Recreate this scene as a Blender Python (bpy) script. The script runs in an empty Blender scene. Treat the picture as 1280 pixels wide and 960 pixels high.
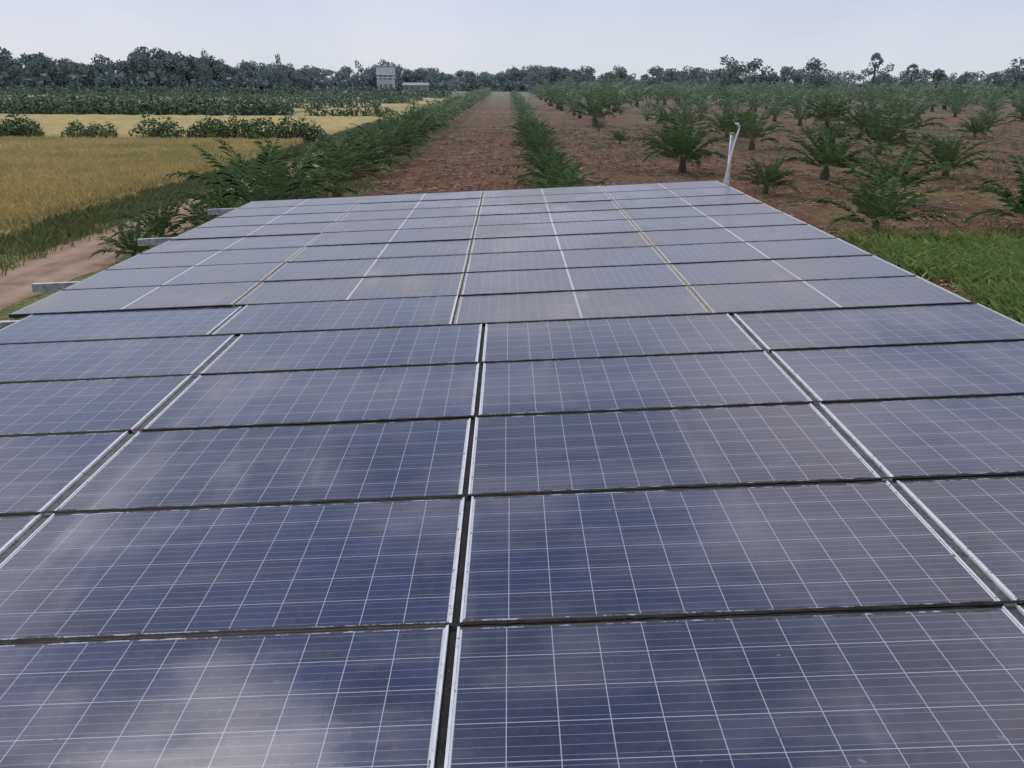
import bpy, math, random
import numpy as np
from mathutils import Vector, Matrix, Quaternion
random.seed(7); rng=np.random.default_rng(7)
S=bpy.context.scene
S.view_settings.view_transform='Standard'
try: S.view_settings.look='None'
except Exception: pass
S.view_settings.exposure=0
R=math.radians

# ------------------------------------------------------------ node helper
class G:
    def __init__(s,mat):
        mat.use_nodes=True; s.t=mat.node_tree; s.n=s.t.nodes; s.l=s.t.links; s.n.clear()
    def new(s,typ,**k):
        n=s.n.new(typ)
        for a,b in k.items(): setattr(n,a,b)
        return n
    def put(s,sock,v):
        if isinstance(v,bpy.types.NodeSocket): s.l.new(v,sock)
        elif v is not None:
            if isinstance(v,(tuple,list)) and len(v)==3 and sock.type=='RGBA': v=(*v,1)
            sock.default_value=v
    def m(s,op,a,b=None,c=None,clamp=False):
        n=s.new('ShaderNodeMath',operation=op); n.use_clamp=clamp
        s.put(n.inputs[0],a)
        if b is not None: s.put(n.inputs[1],b)
        if c is not None: s.put(n.inputs[2],c)
        return n.outputs[0]
    def mix(s,f,a,b,blend='MIX'):
        n=s.new('ShaderNodeMix',data_type='RGBA',blend_type=blend)
        s.put(n.inputs[0],f); s.put(n.inputs[6],a); s.put(n.inputs[7],b)
        return n.outputs[2]
    def rng(s,v,a,b,c=0.,d=1.):
        n=s.new('ShaderNodeMapRange',interpolation_type='SMOOTHSTEP')
        s.put(n.inputs[0],v)
        for i,x in zip((1,2,3,4),(a,b,c,d)): s.put(n.inputs[i],x)
        return n.outputs[0]
    def noise(s,vec,scale,detail=4,rough=.55,col=False):
        n=s.new('ShaderNodeTexNoise'); s.put(n.inputs['Vector'],vec)
        n.inputs['Scale'].default_value=scale; n.inputs['Detail'].default_value=detail
        n.inputs['Roughness'].default_value=rough
        return n.outputs[1 if col else 0]
    def sep(s,v):
        n=s.new('ShaderNodeSeparateXYZ'); s.put(n.inputs[0],v); return n.outputs
    def comb(s,x,y,z):
        n=s.new('ShaderNodeCombineXYZ'); s.put(n.inputs[0],x);s.put(n.inputs[1],y);s.put(n.inputs[2],z); return n.outputs[0]
    def vmul(s,v,w):
        n=s.new('ShaderNodeVectorMath',operation='MULTIPLY'); s.put(n.inputs[0],v); s.put(n.inputs[1],w); return n.outputs[0]
    def pos(s): return s.new('ShaderNodeNewGeometry').outputs['Position']
    def bsdf(s,col,rough=.8,metal=0.,spec=.3,bump=None,bd=.05,bs=.6,trans=0.):
        p=s.new('ShaderNodeBsdfPrincipled'); s.put(p.inputs['Base Color'],col); s.put(p.inputs['Roughness'],rough)
        s.put(p.inputs['Metallic'],metal); s.put(p.inputs['Specular IOR Level'],spec)
        if bump is not None:
            b=s.new('ShaderNodeBump'); b.inputs['Strength'].default_value=bs; b.inputs['Distance'].default_value=bd
            s.put(b.inputs['Height'],bump); s.l.new(b.outputs[0],p.inputs['Normal'])
        o=s.new('ShaderNodeOutputMaterial'); out=p.outputs[0]
        if trans>0:
            t=s.new('ShaderNodeBsdfTranslucent'); s.put(t.inputs[0],col)
            mx=s.new('ShaderNodeMixShader'); mx.inputs[0].default_value=trans
            s.l.new(p.outputs[0],mx.inputs[1]); s.l.new(t.outputs[0],mx.inputs[2]); out=mx.outputs[0]
        s.l.new(out,o.inputs[0]); return p
def M(name):
    m=bpy.data.materials.new(name); return m,G(m)

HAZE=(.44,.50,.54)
def paint_haze(g,col,k=520.):  # distance haze painted into the base colour, paler farther along Y; no real atmosphere
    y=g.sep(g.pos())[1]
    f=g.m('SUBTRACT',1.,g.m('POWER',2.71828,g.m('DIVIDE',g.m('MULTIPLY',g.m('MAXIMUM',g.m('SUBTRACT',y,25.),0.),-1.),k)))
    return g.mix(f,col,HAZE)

# ------------------------------------------------------------ materials
def foliage(name,a,b,c,scale=.25,trans=.15,k=520.,rough=.6,spec=.3):
    m,g=M(name); geo=g.new('ShaderNodeNewGeometry')
    r=geo.outputs['Random Per Island']; n=g.noise(geo.outputs['Position'],scale,2)
    col=g.mix(r,a,b); col=g.mix(g.rng(n,.42,.68),col,c)
    g.bsdf(paint_haze(g,col,k),rough,spec=spec,trans=trans); return m
mat_palm=foliage('oil_palm_leaf',(.055,.11,.04),(.21,.31,.115),(.12,.20,.075),k=800)
mat_palm_old=foliage('dry_frond',(.16,.12,.06),(.30,.22,.11),(.2,.14,.08))
mat_bush=foliage('shrub_leaf',(.045,.095,.03),(.13,.20,.06),(.075,.13,.045),k=800,trans=0)
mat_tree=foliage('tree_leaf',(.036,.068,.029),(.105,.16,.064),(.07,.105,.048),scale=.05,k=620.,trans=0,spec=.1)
mat_grass=foliage('grass_blade',(.14,.22,.055),(.34,.43,.14),(.24,.33,.10),scale=.8,trans=0)
mat_weed=foliage('weed_blade',(.11,.15,.045),(.25,.27,.11),(.18,.19,.08),scale=.6,trans=0)
mat_rice=foliage('rice_blade',(.45,.35,.11),(.72,.58,.25),(.42,.38,.13),scale=.12,trans=0)
mat_straw=foliage('straw',(.24,.17,.10),(.42,.32,.22),(.20,.14,.08),trans=0)
def simple(name,a,b,scale=5.,rough=.8,metal=0.,spec=.3,bd=.01,k=None):
    m,g=M(name); p=g.pos(); n=g.noise(p,scale,5)
    col=g.mix(g.rng(n,.35,.65),a,b)
    if k: col=paint_haze(g,col,k)
    g.bsdf(col,rough,metal,spec,bump=n,bd=bd); return m
mat_bark=simple('bark',(.06,.045,.03),(.14,.11,.08),8)
mat_steel=simple('galvanised_steel',(.30,.31,.33),(.50,.51,.53),14,.45,.5,.5,.002)
mat_pvc=simple('white_pvc',(.72,.72,.70),(.82,.82,.8),10,.4)
mat_concrete=simple('concrete',(.28,.27,.25),(.4,.39,.36),6,.9)
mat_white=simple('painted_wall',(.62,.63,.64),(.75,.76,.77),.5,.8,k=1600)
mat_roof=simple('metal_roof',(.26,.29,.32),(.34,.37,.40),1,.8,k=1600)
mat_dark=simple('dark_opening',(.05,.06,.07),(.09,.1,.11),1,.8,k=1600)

# ground
m,g=M('ground_soil'); p=g.pos(); x,y,z=g.sep(p)
n1=g.noise(p,.12,5,.6); n2=g.noise(p,1.3,5,.65); n3=g.noise(p,7,3,.6); nf=g.noise(p,.45,4,.6)
soil=g.mix(g.rng(n2,.3,.7),(.115,.057,.034),(.235,.13,.08))
soil=g.mix(g.rng(n1,.4,.7),soil,(.18,.098,.06))
st=g.noise(g.vmul(p,(1.6,.05,1.)),1.,3,.6)
soil=g.mix(g.m('MULTIPLY',g.rng(st,.45,.7),.45),soil,(.30,.195,.125))
fur=g.noise(g.vmul(p,(4.5,.16,1.)),1.,4,.6)
soil=g.mix(g.m('MULTIPLY',g.rng(fur,.5,.66),.5),soil,(.08,.042,.027))
sp=g.noise(p,2.6,5,.7)
soil=g.mix(g.m('MULTIPLY',g.rng(sp,.57,.68),.5),soil,(.35,.265,.18))
soil=g.mix(g.m('MULTIPLY',g.rng(n3,.53,.70),.7),soil,(.055,.032,.022))
grass=g.mix(g.rng(n2,.3,.7),(.13,.15,.05),(.27,.26,.11))
grass=g.mix(g.rng(n3,.45,.7),grass,(.08,.10,.03))
wob=g.m('MULTIPLY',g.m('SUBTRACT',nf,.5),3.)
xw=g.m('ADD',x,wob)
left=g.rng(xw,-10.9,-9.8,1.,0.)
def band(v,c,w,s):
    return g.rng(g.m('ABSOLUTE',g.m('SUBTRACT',v,c)),w,w+s,1.,0.)
rows=g.m('MULTIPLY',g.m('MAXIMUM',band(xw,-8.2,1.1,.8),band(xw,2.1,.2,.8)),.65)
yw=g.m('ADD',y,g.m('MULTIPLY',wob,1.))
cross=g.m('MULTIPLY',band(yw,97.,1.5,1.5),g.rng(x,-6,12,.9,.3))
cross2=g.m('MULTIPLY',band(yw,150.,3,3.),.6)
far=g.rng(y,150.,330.,0.,.8)
patch=g.m('MULTIPLY',g.rng(n1,.48,.62),g.rng(x,3,20,.15,.6))
f=g.m('MAXIMUM',left,g.m('MAXIMUM',rows,g.m('MAXIMUM',g.m('MAXIMUM',cross,cross2),g.m('MAXIMUM',far,patch))))
col=g.mix(f,soil,grass)
g.bsdf(paint_haze(g,col,1100.),.95,spec=.05,bump=g.m('ADD',g.m('ADD',n2,g.m('MULTIPLY',fur,1.2)),g.m('MULTIPLY',n3,.5)),bd=.2,bs=1.)
mat_ground=m
m,g=M('dirt_lane'); p=g.pos(); n2=g.noise(p,1.1,6,.6); n3=g.noise(p,9,4,.6)
xx=g.sep(p)[0]
col=g.mix(g.rng(n2,.3,.7),(.23,.15,.10),(.38,.27,.185))
tr=g.m('MAXIMUM',g.rng(g.m('ABSOLUTE',g.m('ADD',xx,13.45)),.1,.4,1.,0.),g.rng(g.m('ABSOLUTE',g.m('ADD',xx,12.15)),.1,.4,1.,0.))
col=g.mix(g.m('MULTIPLY',tr,.45),col,(.47,.35,.26))
col=g.mix(g.m('MULTIPLY',g.rng(n3,.55,.75),.5),col,(.17,.115,.075))
g.bsdf(paint_haze(g,col,1100.),.95,spec=.1,bump=n3,bd=.04); mat_lane=m
m,g=M('paddy_canopy'); p=g.pos(); n1=g.noise(p,.07,5,.6); n2=g.noise(p,.9,6,.7); n3=g.noise(p,9,4,.7)
col=g.mix(g.rng(n2,.3,.7),(.40,.31,.10),(.60,.48,.19))
col=g.mix(g.m('MULTIPLY',g.rng(n1,.47,.66),.4),col,(.30,.28,.09))
col=g.mix(g.m('MULTIPLY',g.rng(n3,.5,.7),.5),col,(.18,.15,.045))
g.bsdf(paint_haze(g,col,1100.),.9,spec=.1,bump=n3,bd=.12,bs=.8); mat_paddy=m

# solar glass
def glass(name,L,W,nu,nv,mu,mv,line,nb,cellA,cellB,center=False,dustk=1.,lineop=.75,dust0=.012):
    m,g=M(name)
    uv=g.new('ShaderNodeUVMap').outputs[0]; u,v,_=g.sep(uv)
    oi=g.new('ShaderNodeObjectInfo'); rnd=oi.outputs['Random']
    p=g.pos()
    if center:
        um=g.m('ABSOLUTE',g.m('SUBTRACT',u,L/2)); ulo=.010
        uu=g.m('SUBTRACT',um,ulo); pu=(L/2-ulo-mu)/(nu/2)
    else:
        uu=g.m('SUBTRACT',u,mu); pu=(L-2*mu)/nu
    pv=(W-2*mv)/nv; vv=g.m('SUBTRACT',v,mv)
    cu=g.m('DIVIDE',uu,pu); cv=g.m('DIVIDE',vv,pv)
    fu=g.m('FRACT',cu); fv=g.m('FRACT',cv)
    du=g.m('MULTIPLY',g.m('MINIMUM',fu,g.m('SUBTRACT',1.,fu)),pu)
    dv=g.m('MULTIPLY',g.m('MINIMUM',fv,g.m('SUBTRACT',1.,fv)),pv)
    gap=g.m('LESS_THAN',g.m('MINIMUM',du,dv),line)
    if center:
        strip=g.m('LESS_THAN',uu,0.)
        out=g.m('GREATER_THAN',um,L/2-mu)
    else:
        strip=0.
        out=g.m('MAXIMUM',g.m('LESS_THAN',uu,0.),g.m('GREATER_THAN',u,L-mu))
    outv=g.m('MAXIMUM',g.m('LESS_THAN',v,mv),g.m('GREATER_THAN',v,W-mv))
    white=g.m('MAXIMUM',out,strip)
    lines=g.m('MAXIMUM',gap,outv)
    fb=g.m('FRACT',g.m('MULTIPLY',fv,float(nb)))
    bus=g.m('LESS_THAN',g.m('MULTIPLY',g.m('ABSOLUTE',g.m('SUBTRACT',fb,.5)),pv/nb),.0010)
    wn=g.new('ShaderNodeTexWhiteNoise',noise_dimensions='3D')
    g.put(wn.inputs['Vector'],g.comb(g.m('FLOOR',cu),g.m('FLOOR',cv),g.m('MULTIPLY',rnd,91.)))
    vo=g.new('ShaderNodeTexVoronoi',feature='F1'); vo.inputs['Scale'].default_value=42.
    g.put(vo.inputs['Vector'],g.vmul(p,(1.,1.6,1.)))
    cr=g.sep(vo.outputs['Color'])[0]
    t=g.m('ADD',g.m('MULTIPLY',cr,.5),g.m('MULTIPLY',wn.outputs[0],.5))
    base=g.mix(t,cellA,cellB)
    base=g.mix(g.m('MULTIPLY',rnd,.6),base,(.014,.017,.032))
    base=g.mix(g.m('MULTIPLY',bus,.5),base,(.36,.40,.47))
    base=g.mix(g.m('MULTIPLY',lines,lineop),base,(.52,.55,.60))
    base=g.mix(g.m('MULTIPLY',white,.92),base,(.68,.69,.70))
    d1=g.noise(p,.65,4,.6); d2=g.noise(g.vmul(p,(.8,4.,1.)),1.6,4,.65); d3=g.noise(p,38,3,.7); d4=g.noise(g.vmul(p,(2.6,.4,1.)),.8,4,.6)
    dust=g.m('ADD',g.m('MULTIPLY',g.rng(d1,.44,.64),.16),g.m('MULTIPLY',g.rng(d2,.45,.75),.08))
    dust=g.m('ADD',dust,g.m('MULTIPLY',g.rng(d4,.52,.70),.14))
    dust=g.m('ADD',dust,g.m('MULTIPLY',g.rng(d3,.5,.8),.05))
    dust=g.m('ADD',dust,dust0)
    dust=g.m('MULTIPLY',dust,dustk)
    base=g.mix(dust,base,(.38,.35,.35))
    sp=g.noise(p,16,2,.5); base=g.mix(g.m('MULTIPLY',g.rng(sp,.75,.79),.4),base,(.4,.38,.36))
    sp2=g.noise(p,23,2,.5); base=g.mix(g.m('MULTIPLY',g.rng(sp2,.73,.77),.6),base,(.05,.045,.04))
    ev=g.m('MINIMUM',v,g.m('SUBTRACT',W,v)); gn=g.noise(g.vmul(p,(1.,.25,1.)),11,5,.7)
    gr=g.m('LESS_THAN',ev,g.m('MULTIPLY',g.rng(gn,.3,.75),.026))
    eu=g.m('MINIMUM',u,g.m('SUBTRACT',L,u)); gn2=g.noise(p,22,4,.7)
    gr2=g.m('LESS_THAN',eu,g.m('MULTIPLY',g.rng(gn2,.56,.8),.03))
    gr=g.m('MAXIMUM',gr,gr2)
    base=g.mix(g.m('MULTIPLY',gr,.9),base,(.03,.028,.027))
    rough=g.m('ADD',g.m('MULTIPLY',dust,.7),.09)
    rough=g.m('MAXIMUM',rough,g.m('MULTIPLY',gr,.8))
    g.bsdf(base,rough,spec=.65)
    return m
mat_gn=glass('solar_glass_poly',1.988,.97,12,6,.008,.010,.0017,4,(.004,.009,.038),(.012,.029,.105),False,1.1,.7,dust0=.035)
mat_gf=glass('solar_glass_halfcut',2.122,.955,24,6,.012,.010,.0014,5,(.012,.017,.045),(.022,.033,.08),True,1.7,.5,.10)
def frame_mat(name,a,b,c,t=.56,spec=.4):
    m,g=M(name); p=g.pos(); n=g.noise(p,9,5,.7); n2=g.noise(p,40,4,.7)
    col=g.mix(g.rng(n,.3,.7),a,b); col=g.mix(g.rng(n2,t,t+.12),col,c)
    g.bsdf(col,.6,.0,spec,bump=n2,bd=.002); return m
mat_fs=frame_mat('frame_aluminium',(.60,.61,.62),(.74,.75,.77),(.22,.2,.18),.58)
mat_fl=frame_mat('frame_grimy',(.03,.028,.027),(.06,.056,.053),(.015,.014,.013),spec=.15)
mat_fo=frame_mat('frame_ochre_dust',(.27,.23,.17),(.38,.33,.25),(.16,.12,.08))
mat_back=simple('backsheet',(.5,.5,.5),(.6,.6,.6))
mat_seal=frame_mat('gap_sealant',(.012,.012,.012),(.028,.026,.025),(.05,.046,.043),spec=.1)
mat_rail=frame_mat('gap_rail',(.06,.06,.062),(.13,.13,.132),(.03,.028,.027),.52,spec=.3)

# ------------------------------------------------------------ mesh helpers
def tri_mesh(name,V,F,mats,mi=None):
    V=np.asarray(V,np.float32); F=np.asarray(F,np.int32)
    me=bpy.data.meshes.new(name); me.vertices.add(len(V)); me.vertices.foreach_set('co',V.ravel())
    me.loops.add(F.size); me.loops.foreach_set('vertex_index',F.ravel())
    me.polygons.add(len(F)); me.polygons.foreach_set('loop_start',np.arange(0,F.size,3,dtype=np.int32))
    for mm in mats: me.materials.append(mm)
    if mi is not None: me.polygons.foreach_set('material_index',np.asarray(mi,np.int32))
    me.update(calc_edges=True); me.validate(); return me
def obj(name,me,loc=(0,0,0),rot=(0,0,0),sc=(1,1,1),parent=None):
    o=bpy.data.objects.new(name,me); S.collection.objects.link(o)
    o.location=loc; o.rotation_euler=rot; o.scale=sc
    if parent: o.parent=parent
    return o
def empty(name,loc=(0,0,0)):
    o=bpy.data.objects.new(name,None); S.collection.objects.link(o); o.location=loc; return o
def tile(variants,xf):
    Vs=[];Fs=[];Ms=[];off=0
    for (k,x,y,z,r,sx,sz) in xf:
        V,F,mi=variants[k]; c,s=math.cos(r),math.sin(r)
        W=np.empty_like(V); W[:,0]=(V[:,0]*c-V[:,1]*s)*sx+x; W[:,1]=(V[:,0]*s+V[:,1]*c)*sx+y; W[:,2]=V[:,2]*sz+z
        Vs.append(W);Fs.append(F+off);Ms.append(mi);off+=len(V)
    return np.concatenate(Vs),np.concatenate(Fs),np.concatenate(Ms)
def pack(V,F,Mi): return np.array(V,np.float32),np.array(F,np.int32),np.array(Mi,np.int32)
def box(name,x0,x1,y0,y1,z0,z1,mat,parent=None,bev=0):
    import bmesh
    bm=bmesh.new(); bmesh.ops.create_cube(bm,size=1)
    for v in bm.verts:
        v.co=Vector(((x0+x1)/2+v.co.x*(x1-x0),(y0+y1)/2+v.co.y*(y1-y0),(z0+z1)/2+v.co.z*(z1-z0)))
    if bev: bmesh.ops.bevel(bm,geom=bm.edges[:],offset=bev,segments=2,affect='EDGES')
    me=bpy.data.meshes.new(name); bm.to_mesh(me); bm.free(); me.materials.append(mat)
    return obj(name,me,parent=parent)
def tube(name,pts,rad,mat,parent=None,n=10):
    V=[];F=[]
    pts=[Vector(p) for p in pts]
    for i,p in enumerate(pts):
        d=(pts[min(i+1,len(pts)-1)]-pts[max(i-1,0)]).normalized()
        a=(d.orthogonal().normalized() if i==0 else (pa-d*pa.dot(d)).normalized()); b=d.cross(a); pa=a
        r=rad[i] if isinstance(rad,(list,tuple)) else rad
        for j in range(n):
            t=2*math.pi*j/n; V.append(p+a*math.cos(t)*r+b*math.sin(t)*r)
    for i in range(len(pts)-1):
        for j in range(n):
            F.append((i*n+j,i*n+(j+1)%n,(i+1)*n+(j+1)%n,(i+1)*n+j))
    F.append(tuple(range(n))[::-1]); F.append(tuple(range((len(pts)-1)*n,len(pts)*n)))
    me=bpy.data.meshes.new(name); me.from_pydata([tuple(v) for v in V],[],F); me.materials.append(mat)
    for q in me.polygons: q.use_smooth=len(q.vertices)==4
    return obj(name,me,parent=parent)

# ------------------------------------------------------------ palms
def palm(seed,nf=20,npair=30,L=2.45,wid=.028,ll=.47,trunk=True):
    r=random.Random(seed); V=[];F=[];Mi=[]
    for k in range(nf):
        az=k*2.39996+r.uniform(-.3,.3); q=k/(nf-1)
        th=R(86-52*q**.85)+r.uniform(-.12,.12); Lk=L*(.72+.36*math.sin(.4+q*2.2))*r.uniform(.8,1.1)
        droop=r.uniform(1.0,1.55)*(.6+.6*q)
        dead=1 if (q>.92 and r.random()<.5) else 0
        side=Vector((-math.sin(az),math.cos(az),0)); out=Vector((math.cos(az),math.sin(az),0))
        P=Vector((0,0,.3))+out*.06; pts=[P.copy()]; ds=Lk/npair; dirs=[]
        for i in range(npair):
            s=(i+1)/npair; a=th-droop*s**1.6
            d=out*math.cos(a)+Vector((0,0,math.sin(a))); dirs.append(d); P=P+d*ds; pts.append(P.copy())
        for i in range(0,npair-2,3):
            A,B=pts[i],pts[min(i+3,npair)]; w=.020*(1-i/npair)+.006
            b=len(V); V+= [A-side*w,A+side*w,B]; F.append((b,b+1,b+2)); Mi.append(dead)
        for i in range(int(npair*.2),npair):
            s=i/npair; l=ll*(math.sin(math.pi*min(1,(s*.80+.16)))**.8)*r.uniform(.8,1.12); d=dirs[i-1]
            up=side.cross(d)
            if up.z<0: up=-up
            for sg in (-1,1):
                dd=(side*sg*r.uniform(.75,.9)+d*r.uniform(.5,.75)+up*r.uniform(-.15,.3)).normalized()
                A=pts[i]; Mid=A+dd*l*.5; T=A+dd*l*.98+Vector((0,0,-.25*l*r.uniform(.3,1.5)))
                w=d*wid*r.uniform(.8,1.2)
                b=len(V); V+= [A-w*.3,Mid+w*.5+Vector((0,0,.01)),T,Mid-w*.5]; F+= [(b,b+1,b+2),(b,b+2,b+3)]; Mi+=[dead,dead]
    if trunk:
        n=8
        for i,(h,rr) in enumerate(((0,.17),(.15,.19),(.4,.13),(.6,.05))):
            for j in range(n):
                t=2*math.pi*j/n; V.append(Vector((math.cos(t)*rr*r.uniform(.8,1.2),math.sin(t)*rr*r.uniform(.8,1.2),h)))
        b=len(V)-4*n
        for i in range(3):
            for j in range(n):
                a0=b+i*n+j;a1=b+i*n+(j+1)%n
                F+=[(a0,a1,a1+n),(a0,a1+n,a0+n)]; Mi+=[2,2]
    return pack([tuple(v) for v in V],F,Mi)
PM=[mat_palm,mat_palm_old,mat_bark]
hi=[palm(i,nf=random.choice([16,20,24])) for i in range(8)]
lo=[palm(50+i,nf=15,npair=9,L=2.4,wid=.11,ll=.47) for i in range(5)]
hi_me=[tri_mesh('oil_palm_mesh_%d'%i,*h[:2],PM,h[2]) for i,h in enumerate(hi)]
def add_palm(x,y,s=1.):
    obj('oil_palm',random.choice(hi_me),(x,y,-.02),(random.uniform(-.1,.1),random.uniform(-.1,.1),random.uniform(0,6.28)),(s*1.06,s*1.06,s*random.uniform(.92,1.08)))
for x,y,s in [(12.7,28.2,1.1),(12.4,40,.75),(17.2,36.9,1.25),(17.6,46.5,1.35),(10.4,50,1.4),(24.9,47.5,1.25),(18.4,28.7,1.2),
              (33,46,1.25),(25.5,37.5,.45)]:
    add_palm(x,y,s)
for i,yy in enumerate(np.arange(23,80,5.0)):
    add_palm(-8.1+random.uniform(-.6,.6),yy+random.uniform(-.7,.7),random.uniform(1.1,1.5)*(.7 if yy<26 else 1))
for yy in np.arange(23.5,80,6.2):
    add_palm(2.1+random.uniform(-.3,.3),yy+random.uniform(-.5,.5),random.uniform(.7,1.0))
for x,y,s in [(-11.0,26,.65),(-10.6,31,.75),(-10.9,23.6,.5),(-5.8,26,.35),(-10.4,28.5,.6)]: add_palm(x,y,s)
xf=[]
for i in range(28):
    X=10.6+9.0*i
    for j in range(28):
        Y=62+10.6*j+(5.3 if i%2 else 0)
        if X>Y*.72+14 or Y>330: continue
        if random.random()<.12: continue
        x=X+random.uniform(-1.4,1.4); y=Y+random.uniform(-1.4,1.4); s=random.choice([.55,1.0,1.25,1.4,1.6,1.75])
        if Y<105: add_palm(x,y,s)
        else:
            s=s*(1.15 if Y<150 else 1.6)
            xf.append((random.randrange(5),x,y,0,random.uniform(0,6.28),s,s))
for X in (-8.1,2.1):
    for Y in np.arange(80,330,5.4 if X<0 else 6.4):
        s=random.uniform(.9,1.4)*(1.15 if X<0 else .85); xf.append((random.randrange(5),X+random.uniform(-.4,.4),Y,0,random.uniform(0,6.28),s,s))
V,F,mi=tile(lo,xf); obj('oil_palm_plantation',tri_mesh('oil_palm_plantation',V,F,PM,mi))

# ------------------------------------------------------------ leaf clumps / trees
def clump(seed,blobs,n,size,trunk=None):
    r=np.random.default_rng(seed); V=[];F=[];Mi=[]
    per=[b[3]*b[4]*b[5] for b in blobs]; tot=sum(per)
    for b,pv in zip(blobs,per):
        k=max(6,int(n*pv/tot)); cx,cy,cz,rx,ry,rz=b
        d=r.normal(size=(k,3)); d/=np.linalg.norm(d,axis=1)[:,None]; rad=r.uniform(.35,1.08,k)**.6
        P=d*rad[:,None]*np.array([rx,ry,rz])+np.array([cx,cy,cz])
        for p_ in P:
            a=r.normal(size=3); a/=np.linalg.norm(a); c=np.cross(a,r.normal(size=3)); c/=np.linalg.norm(c)+1e-6
            s=size*r.uniform(.6,1.4); i=len(V)
            V+= [p_-a*s*.5,p_+c*s*.35,p_+a*s*.6,p_-c*s*.35]; F+=[(i,i+1,i+2),(i,i+2,i+3)]; Mi+=[0,0]
    if trunk:
        for (A,B,ra,rb) in trunk:
            A=np.array(A,float);B=np.array(B,float);i=len(V);m=6
            for (C,rr) in ((A,ra),(B,rb)):
                for j in range(m):
                    t=2*math.pi*j/m; V.append(C+np.array([math.cos(t)*rr,math.sin(t)*rr,0]))
            for j in range(m):
                a0=i+j;a1=i+(j+1)%m; F+=[(a0,a1,a1+m),(a0,a1+m,a0+m)];Mi+=[1,1]
    return pack(V,F,Mi)
def tree_variant(seed,H=12.,n=900,size=.66,slim=1.,low=.3):
    r=random.Random(seed); bl=[];tr=[((0,0,0),(0,0,H*.45),.28,.16)]
    for k in range(r.randint(8,11)):
        a=r.uniform(0,6.28); rr=r.uniform(.2,1.)*H*.25*slim; h=H*r.uniform(low,.84)
        b=r.uniform(.12,.19)*H
        bl.append((math.cos(a)*rr,math.sin(a)*rr,h,b*slim,b*slim,b*.8))
        tr.append(((0,0,H*.3),(math.cos(a)*rr,math.sin(a)*rr,h),.12,.04))
    bl.append((0,0,H*.86,H*.14*slim,H*.14*slim,H*.13))
    return clump(seed,bl,n,size,tr)
TM=[mat_tree,mat_bark]
trees=[tree_variant(i,slim=random.uniform(.85,1.2),low=.25) for i in range(8)]
under=[clump(90+i,[(0,0,1.6,2.8,2.2,2.2),(2.,.5,1.3,1.9,1.6,1.7),(-2,0,1.4,1.8,1.5,1.8)],130,1.2) for i in range(3)]
tv=trees+under
def treeline(name,segs):
    xf=[]
    for (x0,x1,y0,y1,h0,h1,n) in segs:
        for k in range(n):
            x=random.uniform(x0,x1); y=random.uniform(y0,y1); h=random.uniform(h0,h1)*(1+.12*math.sin(x*.09)+.10*math.sin(x*.27+1))
            if random.random()<.07: h*=1.22
            xf.append((random.randrange(8),x,y,-.6,random.uniform(0,6.28),h/12*random.uniform(.9,1.2),h/12))
        for k in range(int((x1-x0)/2.2)):
            x=random.uniform(x0,x1); s=random.uniform(.9,1.6)*h0/10
            xf.append((8+random.randrange(3),x,y0+random.uniform(-3,6),0,random.uniform(0,6.28),s,s*1.2))
    V,F,mi=tile(tv,xf); obj(name,tri_mesh(name,V,F,TM,mi))
treeline('distant_treeline',[(-300,-118,300,345,11.,13.5,175),(-128,-78,315,350,8.5,11.,60),(-165,-60,450,490,11.,14.,60),(-78,30,460,510,8.5,11.5,110)])
treeline('distant_treeline',[(18,120,370,430,7.5,11.5,110),(110,340,350,420,7.5,12.,180),(-20,40,600,680,10,14,50)])
def single_tree(name,v,x,y,h,sx=1.):
    V,F,mi=v; o=obj(name,tri_mesh(name,V,F,TM,mi),(x,y,-.2),(0,0,random.uniform(0,6)),(h/12*sx,h/12*sx,h/12))
zc=330
def at(px,Y): return (px-636)/1018*(Y*.9377+1.7)
for px,h,sx in [(905,15,1.35),(943,14.5,1.25),(1012,14.5,1.35),(858,11.5,1.1),(1266,15,1.2),(1245,10.5,1.),(770,11.5,1.),(1170,11,1.2),(735,11,1)]:
    single_tree('broadleaf_tree',random.choice(trees),at(px,zc),zc,h,sx)
for px,h in [(262,15),(352,14),(449,12.)]:
    single_tree('slender_tree',trees[2],at(px,300),300,h,.5)
def palmyra(seed,H):
    r=random.Random(seed);V=[];F=[];Mi=[];n=8
    for h,rr in ((0,.4),(H*.3,.28),(H*.8,.25),(H,.22)):
        for j in range(n):
            t=2*math.pi*j/n;V.append((math.cos(t)*rr,math.sin(t)*rr,h))
    for i in range(3):
        for j in range(n):
            a0=i*n+j;a1=i*n+(j+1)%n;F+=[(a0,a1,a1+n),(a0,a1+n,a0+n)];Mi+=[1,1]
    for k in range(44):
        az=k*2.4;el=R(r.uniform(-50,88));l=r.uniform(1.7,2.6)
        d=Vector((math.cos(az)*math.cos(el),math.sin(az)*math.cos(el),math.sin(el)))
        s=d.orthogonal().normalized();s.rotate(Quaternion(d,r.uniform(0,6.28)))
        c=Vector((0,0,H))+d*l*.5; i=len(V); V.append(tuple(c))
        for q in range(9):
            a=(q/8-.5)*2.4; V.append(tuple(c+(d*math.cos(a)+s*math.sin(a))*l*.5*(1 if q%2==0 else .6)))
        for q in range(8): F.append((i,i+1+q,i+2+q));Mi.append(0)
    return pack(V,F,Mi)
for px,H,s in [(1090,12.8,1.35),(1137,9.8,1.15)]:
    v=palmyra(px,H/s); obj('palmyra_palm',tri_mesh('palmyra_palm',*v[:2],TM,v[2]),(at(px,325),325,0),(0,0,0),(s,s,s))

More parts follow.
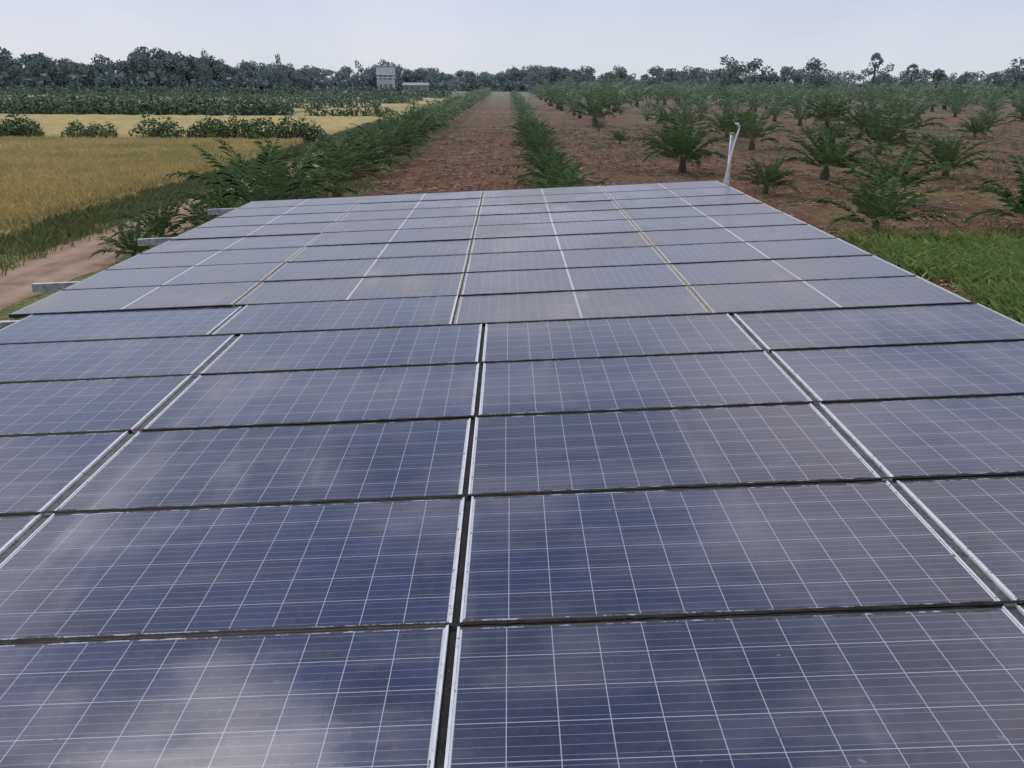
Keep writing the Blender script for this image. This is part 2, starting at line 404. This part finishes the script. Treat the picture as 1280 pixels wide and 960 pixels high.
bush=[clump(200+i,[(0,0,.75,.75,.7,.75),(.5,.2,.55,.5,.5,.5),(-.45,0,.6,.5,.5,.55),(0,.1,1.25,.35,.35,.4)],460,.15,[((0,0,0),(0,0,1),.05,.03)]) for i in range(4)]
bushL=[clump(220+i,[(0,0,.75,.9,.8,.8),(.6,.2,.55,.6,.6,.5),(-.5,0,.6,.6,.5,.55),(0,.1,1.3,.4,.4,.4)],90,.36) for i in range(4)]
BM=[mat_bush,mat_bark]
def hedge(x0,x1,y,h,step,var,dep=.8):
    xf=[];x=x0
    while x<x1:
        s=h/1.6*random.uniform(.7,1.2); xf.append((random.randrange(4),x,y+random.uniform(-dep,dep),-.05,random.uniform(0,6.28),s,s)); x+=step*random.uniform(.6,1.5)
    return tile(var,xf)
for x0,x1 in [(-29.8,-15.6),(-36.3,-33.2),(-44,-38.6),(-62,-50)]:
    V,F,mi=hedge(x0,x1,71,2.0,.62,bush); obj('shrub_row',tri_mesh('shrub_row',V,F,BM,mi))
V,F,mi=hedge(-28,-17,122,1.7,.9,bushL,1.); obj('shrub_row',tri_mesh('shrub_row',V,F,BM,mi))
parts=[]
for y,x0,x1,h in [(120,-95,-31,2.3),(124,-95,-31,2.3),(129,-98,-33,2.3),(160,-125,-24,1.5),(165,-125,-40,1.5),(190,-140,-22,1.5),(195,-150,-20,1.5),(222,-180,-22,1.6),(228,-190,-22,1.7),(260,-215,-20,1.9),(292,-230,-20,3.)]:
    parts.append(hedge(x0,x1,y,h,1.0 if y<170 else 1.4,bushL,1.2))
off=0;Vs=[];Fs=[];Ms=[]
for V,F,mi in parts: Vs.append(V);Fs.append(F+off);Ms.append(mi);off+=len(V)
obj('shrub_plantation',tri_mesh('shrub_plantation',np.concatenate(Vs),np.concatenate(Fs),BM,np.concatenate(Ms)))

# ------------------------------------------------------------ grass, rice
def tuft(seed,n,h,w,spread,lean=.35):
    r=random.Random(seed);V=[];F=[]
    for k in range(n):
        a=r.uniform(0,6.28);x=r.gauss(0,spread);y=r.gauss(0,spread);hh=h*r.uniform(.6,1.15);l=hh*lean*r.uniform(.2,1.4);b=r.uniform(0,6.28)
        i=len(V);c,s=math.cos(a)*w,math.sin(a)*w
        V+=[(x-c,y-s,0),(x+c,y+s,0),(x+c*.7+math.cos(b)*l*.35,y+s*.7+math.sin(b)*l*.35,hh*.6),(x+math.cos(b)*l,y+math.sin(b)*l,hh*.95)]
        F+=[(i,i+1,i+2),(i,i+2,i+3)]
    return pack(V,F,[0]*len(F))
gt=[tuft(i,13,.24,.008,.14,1.) for i in range(6)]
def scatter(name,region,count,var,mat,h=(.7,1.3),z=0.,dens=None):
    xf=[]
    while len(xf)<count:
        x=random.uniform(region[0],region[1]);y=random.uniform(region[2],region[3])
        if dens and random.random()>dens(x,y): continue
        s=random.uniform(*h);xf.append((random.randrange(len(var)),x,y,z,random.uniform(0,6.28),s,s))
    V,F,mi=tile(var,xf);obj(name,tri_mesh(name,V,F,[mat],mi))
wav=lambda x,y:.5+.5*math.sin(x*.9+1.3*math.sin(y*.5))*math.cos(y*.7+x*.3)
scatter('grass_patch',(11.6,21,12,28),16500,gt,mat_grass,(.6,1.8),dens=lambda x,y:(1 if (y<25.6+.7*math.sin(x*1.7)-(.5 if x<13 else 0)) and x>12+.8*math.sin(y) else .07)*(.45+.55*wav(x,y)))
gw=[tuft(20+i,7,.30,.016,.14,.6) for i in range(6)]
scatter('grass_verge',(-17.4,-13.8,14,112),5500,gw,mat_weed,(.5,1.3),dens=lambda x,y:(1 if -16.9<x<-14.5+.3*math.sin(y) else .25)*(.4+.6*wav(x,y)))
scatter('weeds',(-11.2,-6.2,17,112),1900,gw,mat_weed,(.4,1.1),dens=lambda x,y:math.exp(-((x+8.5)/1.3)**2)*(.3+.7*wav(x,y)))
scatter('weeds',(.4,3.8,18,112),900,gw,mat_weed,(.3,.8),dens=lambda x,y:math.exp(-((x-2.1)/.7)**2)*(.3+.7*wav(x,y)))
scatter('weeds',(4,60,24,110),3800,gw,mat_weed,(.3,1.),dens=lambda x,y:wav(x*.4,y*.5)**3)
rt=[tuft(40+i,8,.36,.02,.18,.6) for i in range(6)]
scatter('rice_plants',(-60,-16.6,20,69),18000,rt,mat_rice,(.7,1.15),z=.33,dens=lambda x,y:(1. if x>-(.72*y+8) else .0)*(1. if y<50 else .6))
lt=[]
for s in range(5):
    r=random.Random(s+300);V=[];F=[]
    for k in range(9):
        a=r.uniform(0,6.28);x=r.gauss(0,.25);y=r.gauss(0,.25);l=r.uniform(.06,.22);w=r.uniform(.01,.035);i=len(V)
        c,sn=math.cos(a),math.sin(a);z=r.uniform(.015,.05)
        V+=[(x-c*l,y-sn*l,z),(x+sn*w,y-c*w,z+.02),(x+c*l,y+sn*l,z),(x-sn*w,y+c*w,z+.01)];F+=[(i,i+1,i+2),(i,i+2,i+3)]
    lt.append(pack(V,F,[0]*len(F)))
scatter('leaf_litter',(-7,60,17,100),5000,lt,mat_straw,(.6,1.5),dens=lambda x,y:.25+.75*wav(x*1.3,y)**2 if x<y*.75+5 else 0)

# ------------------------------------------------------------ ground sheets
def grid(name,x0,x1,y0,y1,nx,ny,zf,mat,edge=0.,smooth=True):
    V=[];F=[]
    for j in range(ny+1):
        for i in range(nx+1):
            x=x0+(x1-x0)*i/nx;y=y0+(y1-y0)*j/ny
            if edge and i in(0,nx): x+=edge*(math.sin(y*.9+i)+.6*math.sin(y*2.3+2*i)+.4*math.sin(y*5.1))
            V.append((x,y,zf(x,y,i,j)))
    for j in range(ny):
        for i in range(nx):
            a=j*(nx+1)+i;F.append((a,a+1,a+nx+2,a+nx+1))
    me=bpy.data.meshes.new(name);me.from_pydata(V,[],F);me.materials.append(mat)
    for q in me.polygons:q.use_smooth=smooth
    return obj(name,me)
grid('ground',-3000,3000,-400,5600,30,30,lambda x,y,i,j:0.,mat_ground)
grid('dirt_path',-14.25,-11.5,-10,330,6,700,lambda x,y,i,j:.006+(.03*math.exp(-((x+12.8)/.3)**2)),mat_lane,edge=.13)
def mat_z(nx,ny,h):
    def f(x,y,i,j):
        if i in(0,nx) or j in(0,ny): return .01
        return h+.05*math.sin(x*1.7+y)*math.cos(y*1.3)+random.uniform(-.05,.05)
    return f
for a in [(-75,-16.6,8,69.3,140,150,.42),(-95,-16.4,73.5,117,90,50,.45),(-32,-16.5,126,154,20,20,.45),(-120,-36,136,156,30,10,.4),(-135,-18,170,186,30,6,.4),(-150,-18,200,218,30,6,.4),(-170,-18,234,254,30,6,.4)]:
    grid('rice_paddy',*a[:6],mat_z(a[4],a[5],a[6]),mat_paddy,edge=.15)

# ------------------------------------------------------------ solar array
CZ=5.0;H0=1.88;T=.05
arr=empty('solar_panel_array')
def pz(x): return CZ-H0+T*x
ang=-math.atan(T)
def panel_mesh(name,L,W,glassm,sidem,lipu=.010,side2=None):
    lipv=.010;th=.035
    me=bpy.data.meshes.new(name);V=[];F=[];MI=[]
    def q(a,b,c,d,m):
        i=len(V);V.extend([a,b,c,d]);F.append((i,i+1,i+2,i+3));MI.append(m)
    gz=-.002;s2=4 if side2 else 1
    q((lipu,lipv,gz),(L-lipu,lipv,gz),(L-lipu,W-lipv,gz),(lipu,W-lipv,gz),0)
    q((0,0,0),(lipu,lipv,0),(lipu,W-lipv,0),(0,W,0),1); q((L,0,0),(L,W,0),(L-lipu,W-lipv,0),(L-lipu,lipv,0),s2)
    q((0,0,0),(L,0,0),(L-lipu,lipv,0),(lipu,lipv,0),2); q((0,W,0),(lipu,W-lipv,0),(L-lipu,W-lipv,0),(L,W,0),2)
    q((0,0,0),(0,W,0),(0,W,-th),(0,0,-th),1);q((L,0,0),(L,0,-th),(L,W,-th),(L,W,0),s2)
    q((0,0,0),(0,0,-th),(L,0,-th),(L,0,0),2);q((0,W,0),(L,W,0),(L,W,-th),(0,W,-th),2)
    q((0,0,-th),(0,W,-th),(L,W,-th),(L,0,-th),3)
    me.from_pydata(V,[],F)
    for m_ in (glassm,sidem,mat_fl,mat_back,side2 or sidem): me.materials.append(m_)
    me.polygons.foreach_set('material_index',MI)
    uvl=me.uv_layers.new(name='UVMap')
    for pgn in me.polygons:
        for li in pgn.loop_indices:
            co=V[me.loops[li].vertex_index];uvl.data[li].uv=(co[0]-lipu,co[1]-lipv)
    me.update();return me
me_n=panel_mesh('poly_module',2.008,.99,mat_gn,mat_fs)
me_f=panel_mesh('halfcut_module',2.146,.975,mat_gf,mat_fo,.012)
me_fe=panel_mesh('halfcut_module_edge',2.146,.975,mat_gf,mat_fo,.012,side2=mat_fs)
def place(me,x,y):
    dz=random.uniform(-.0025,.0025)
    o=obj('solar_panel',me,(x,y+random.uniform(-.003,.003),pz(x)+dz),(random.gauss(0,.0022),ang+random.gauss(0,.0015),random.gauss(0,.0011)),parent=arr)
rowY=[6.53-1.0025*k for k in range(0,9)]
NB=[-6.345,-4.283,-2.216,-.180,1.874]
for k in range(8):
    y=rowY[k+1]; j=[0,.010,-.008,.008,0,.010,-.008,0][k]
    for bx in NB: place(me_n,bx+j,y+.006)
FY=[6.54+.9875*k for k in range(10)]
FX=[-4.77,-2.612,-.454,1.703]
for k in range(9):
    j=random.uniform(-.004,.004)
    for c,bx in enumerate(FX):
        if k==0 and c<2: continue
        place(me_fe if c==3 else me_f,bx+.006+j,FY[k]+.006)
for bx in (-2.475,-4.53): place(me_n,bx,FY[0]+.0)
def ribbon(name,x0,x1,y0,y1,dz,mat,along='x'):
    n=220;V=[];F=[]
    for i in range(n+1):
        t=i/n
        if along=='x':
            x=x0+(x1-x0)*t;V+=[(x,y0-random.uniform(0,.006),pz(x)+dz),(x,y1+random.uniform(0,.006),pz(x)+dz)]
        else:
            y=y0+(y1-y0)*t;a=x0-random.uniform(0,.003);b=x1+random.uniform(0,.003);V+=[(a,y,pz(a)+dz),(b,y,pz(b)+dz)]
        if i<n:F.append((2*i,2*i+2,2*i+3,2*i+1))
    me=bpy.data.meshes.new(name);me.from_pydata(V,[],F);me.materials.append(mat);obj(name,me,parent=arr)
for k,y in enumerate(rowY[1:]): ribbon('row_sealant',-6.0,3.86,y-.005,y+.007,.0045,mat_seal)
ribbon('row_sealant',-6.0,3.86,rowY[0]-.008,rowY[0]+.012,.0048,mat_seal)
for k,y in enumerate(FY[1:9]): ribbon('row_sealant',-4.76,3.85,y-.004,y+.006,.0045,mat_seal)
for i,bx in enumerate(NB[1:]): ribbon('column_gap',bx-.075,bx+.02,rowY[-1],6.52,-.014,mat_seal if i==2 else mat_rail,'y')
ribbon('column_gap',-2.55,-2.46,6.54,7.52,-.014,mat_rail,'y');ribbon('column_gap',-.50,-.42,6.54,7.52,-.014,mat_rail,'y')
for bx in (-2.612,1.703): ribbon('column_dust',bx-.009,bx+.009,FY[1] if bx<0 else FY[0],FY[9],-.006,mat_fo,'y')
ribbon('column_gap',-.454-.009,-.454+.009,FY[1],FY[9],-.006,mat_seal,'y')
def slab(name,x0,x1,y0,y1,dz0,dz1,mat):
    V=[(x,y,pz(x)+d) for x in(x0,x1) for y in(y0,y1) for d in(dz0,dz1)]
    F=[(0,1,3,2),(4,6,7,5),(0,4,5,1),(2,3,7,6),(0,2,6,4),(1,5,7,3)]
    me=bpy.data.meshes.new(name);me.from_pydata(V,[],F);me.materials.append(mat);obj(name,me,parent=arr)
for y in (-1.4,1.2,3.9,6.55,7.45,9.1,11.9,14.85):
    x0=-5.4 if y>7 else -6.1
    if y==7.45:x0=-5.1
    slab('purlin_top',x0,3.84,y-.03,y+.03,-.056,-.04,mat_steel)
    slab('purlin_web',x0,3.84,y-.03,y-.024,-.125,-.058,mat_steel)
    slab('purlin_bottom',x0,3.84,y-.03,y+.03,-.137,-.127,mat_steel)
for x in (-4.2,-.4,3.4):
    slab('rafter',x-.04,x+.04,-1.6,15.3,-.26,-.14,mat_steel)
    for y in (-1.3,4.2,9.7,15.1):
        tube('post',[(x,y,-.1),(x,y,pz(x)-.26)],.05,mat_steel,arr,12)
        box('footing',x-.2,x+.2,y-.2,y+.2,-.1,.12,mat_concrete,arr,.02)
P=empty('sprinkler_riser')
tube('grey_post',[(4.15,15.75,-.1),(4.15,15.75,4.12)],.032,mat_steel,P,12)
tube('post_cap',[(4.15,15.75,4.12),(4.15,15.75,4.14)],.04,mat_steel,P,12)
tube('white_pipe',[(3.98,15.5,2.2),(4.0,15.5,3.1),(4.06,15.52,3.45),(4.15,15.58,3.9),(4.21,15.62,4.12),(4.24,15.63,4.22),(4.235,15.63,4.27)],.017,mat_pvc,P,10)
tube('nozzle',[(4.24,15.63,4.24),(4.20,15.62,4.30),(4.15,15.6,4.31)],[.022,.026,.012],mat_pvc,P,10)
tube('clamp',[(4.12,15.6,3.80),(4.16,15.78,3.80)],.012,mat_steel,P,8)
Tw=empty('dry_twig')
bx,by=.83,1.66;bz=pz(bx)+.008
tube('stem',[(bx-.05,by-.02,bz),(bx,by,bz+.006),(bx+.05,by+.03,bz+.012)],[.003,.003,.001],mat_bark,Tw,6)
tube('side_stem',[(bx,by,bz+.006),(bx+.02,by-.03,bz+.004)],[.002,.001],mat_bark,Tw,6)
tube('curled_leaf',[(bx+.03,by+.02,bz+.008),(bx+.05,by+.0,bz+.015),(bx+.075,by+.005,bz+.008)],[.003,.010,.002],mat_bark,Tw,6)

# ------------------------------------------------------------ water tower and farm building
W=empty('water_tower');Y0=425;X0=at(483,Y0)
for i in range(4):
    for j in range(2):
        tube('column',[(X0-3.6+2.4*i,Y0+j*4,0),(X0-3.6+2.4*i,Y0+j*4,10.)],.28,mat_white,W,10)
box('lower_room',X0-4.1,X0+4.1,Y0+.4,Y0+3.6,0,5.6,mat_white,W)
box('beam',X0-4.4,X0+4.4,Y0-.5,Y0+4.5,6.2,6.7,mat_white,W)
box('tank',X0-4.3,X0+4.3,Y0-.8,Y0+4.8,7.5,11.3,mat_white,W,.15)
box('tank_rim',X0-4.5,X0+4.5,Y0-1.1,Y0+5.1,11.3,11.6,mat_roof,W)
for i in range(3): tube('roof_tank',[(X0-3+3*i,Y0+2,11.6),(X0-3+3*i,Y0+2,12.2),(X0-3+3*i,Y0+2,12.4)],[.8,.8,.3],mat_white,W,14)
for i in range(3): box('opening',X0-2.9+2.4*i,X0-1.9+2.4*i,Y0+.3,Y0+.398,1.2,3.4,mat_dark,W)
def shed(px,Y,w,d,h,rh):
    X=at(px,Y);E=empty('farm_building')
    box('walls',X-w/2,X+w/2,Y,Y+d,0,h,mat_concrete,E)
    me=bpy.data.meshes.new('roof');a=.6
    me.from_pydata([(X-w/2-a,Y-a,h+.02),(X+w/2+a,Y-a,h+.02),(X+w/2+a,Y+d+a,h+.02),(X-w/2-a,Y+d+a,h+.02),(X-w/2-a,Y+d/2,h+rh),(X+w/2+a,Y+d/2,h+rh)],[],[(0,1,5,4),(2,3,4,5),(0,4,3),(1,2,5),(0,3,2,1)])
    me.materials.append(mat_roof);obj('roof',me,parent=E)
    n=int(w/3)
    for i in range(n):
        x=X-w/2+(i+.5)*w/n;box('window' if i!=n//2 else 'door',x-.6,x+.6,Y-.08,Y-.004,0.02 if i==n//2 else 1.,2.3,mat_dark,E)
shed(520,435,12,7,3.0,1.2)

# ------------------------------------------------------------ camera
cam=bpy.data.cameras.new('Camera');co=bpy.data.objects.new('Camera',cam);S.collection.objects.link(co)
cam.sensor_width=36;cam.lens=36*1018/1280;cam.clip_start=.05;cam.clip_end=12000
Mx=Matrix.Rotation(R(-.37),4,'Z')@Matrix.Rotation(R(90-20.37),4,'X')@Matrix.Rotation(R(.4),4,'Z')
co.matrix_world=Matrix.Translation((0,0,CZ))@Mx
S.camera=co

# ------------------------------------------------------------ light
AZ,EL=R(-35),R(52)
w=bpy.data.worlds.new('World');S.world=w;g=G(w)
sky=g.new('ShaderNodeTexSky',sky_type='NISHITA');sky.sun_disc=False;sky.sun_elevation=EL;sky.sun_rotation=AZ
sky.air_density=1.;sky.dust_density=3.;sky.ozone_density=1.
d=g.new('ShaderNodeTexCoord').outputs['Generated'];dx,dy,dz=g.sep(d)
haze=g.mix(g.rng(dz,0.,.12),(7.5,7.9,8.7),(6.0,6.7,8.6))
haze=g.mix(g.rng(dz,.15,.7),haze,(4.3,4.9,6.9))
iz=g.m('DIVIDE',1.,g.m('ADD',g.m('MAXIMUM',dz,0.),.25))
cv=g.comb(g.m('MULTIPLY',dx,iz),g.m('ADD',g.m('MULTIPLY',g.m('MULTIPLY',dy,iz),.35),3.7),0.)
n1=g.noise(cv,1.4,3,.5)
up=g.rng(dz,.07,.22,.08,1.)
haze=g.mix(g.m('MULTIPLY',g.m('MULTIPLY',g.rng(n1,.48,.66),.85),up),haze,(13.,11.8,12.2))
haze=g.mix(g.m('MULTIPLY',g.m('MULTIPLY',g.rng(n1,.47,.34),.65),up),haze,(2.2,2.9,5.0))
col=g.mix(.87,sky.outputs[0],haze)
b=g.new('ShaderNodeBackground');g.put(b.inputs[0],col);b.inputs[1].default_value=.1
o=g.new('ShaderNodeOutputWorld');g.l.new(b.outputs[0],o.inputs[0])
sl=bpy.data.lights.new('sun','SUN');sl.energy=1.5;sl.angle=R(14);sl.color=(1,.95,.88)
so=bpy.data.objects.new('sun',sl);S.collection.objects.link(so)
dv=Vector((math.sin(AZ)*math.cos(EL),math.cos(AZ)*math.cos(EL),math.sin(EL)))
so.rotation_euler=dv.to_track_quat('Z','Y').to_euler();so.location=(0,0,50)
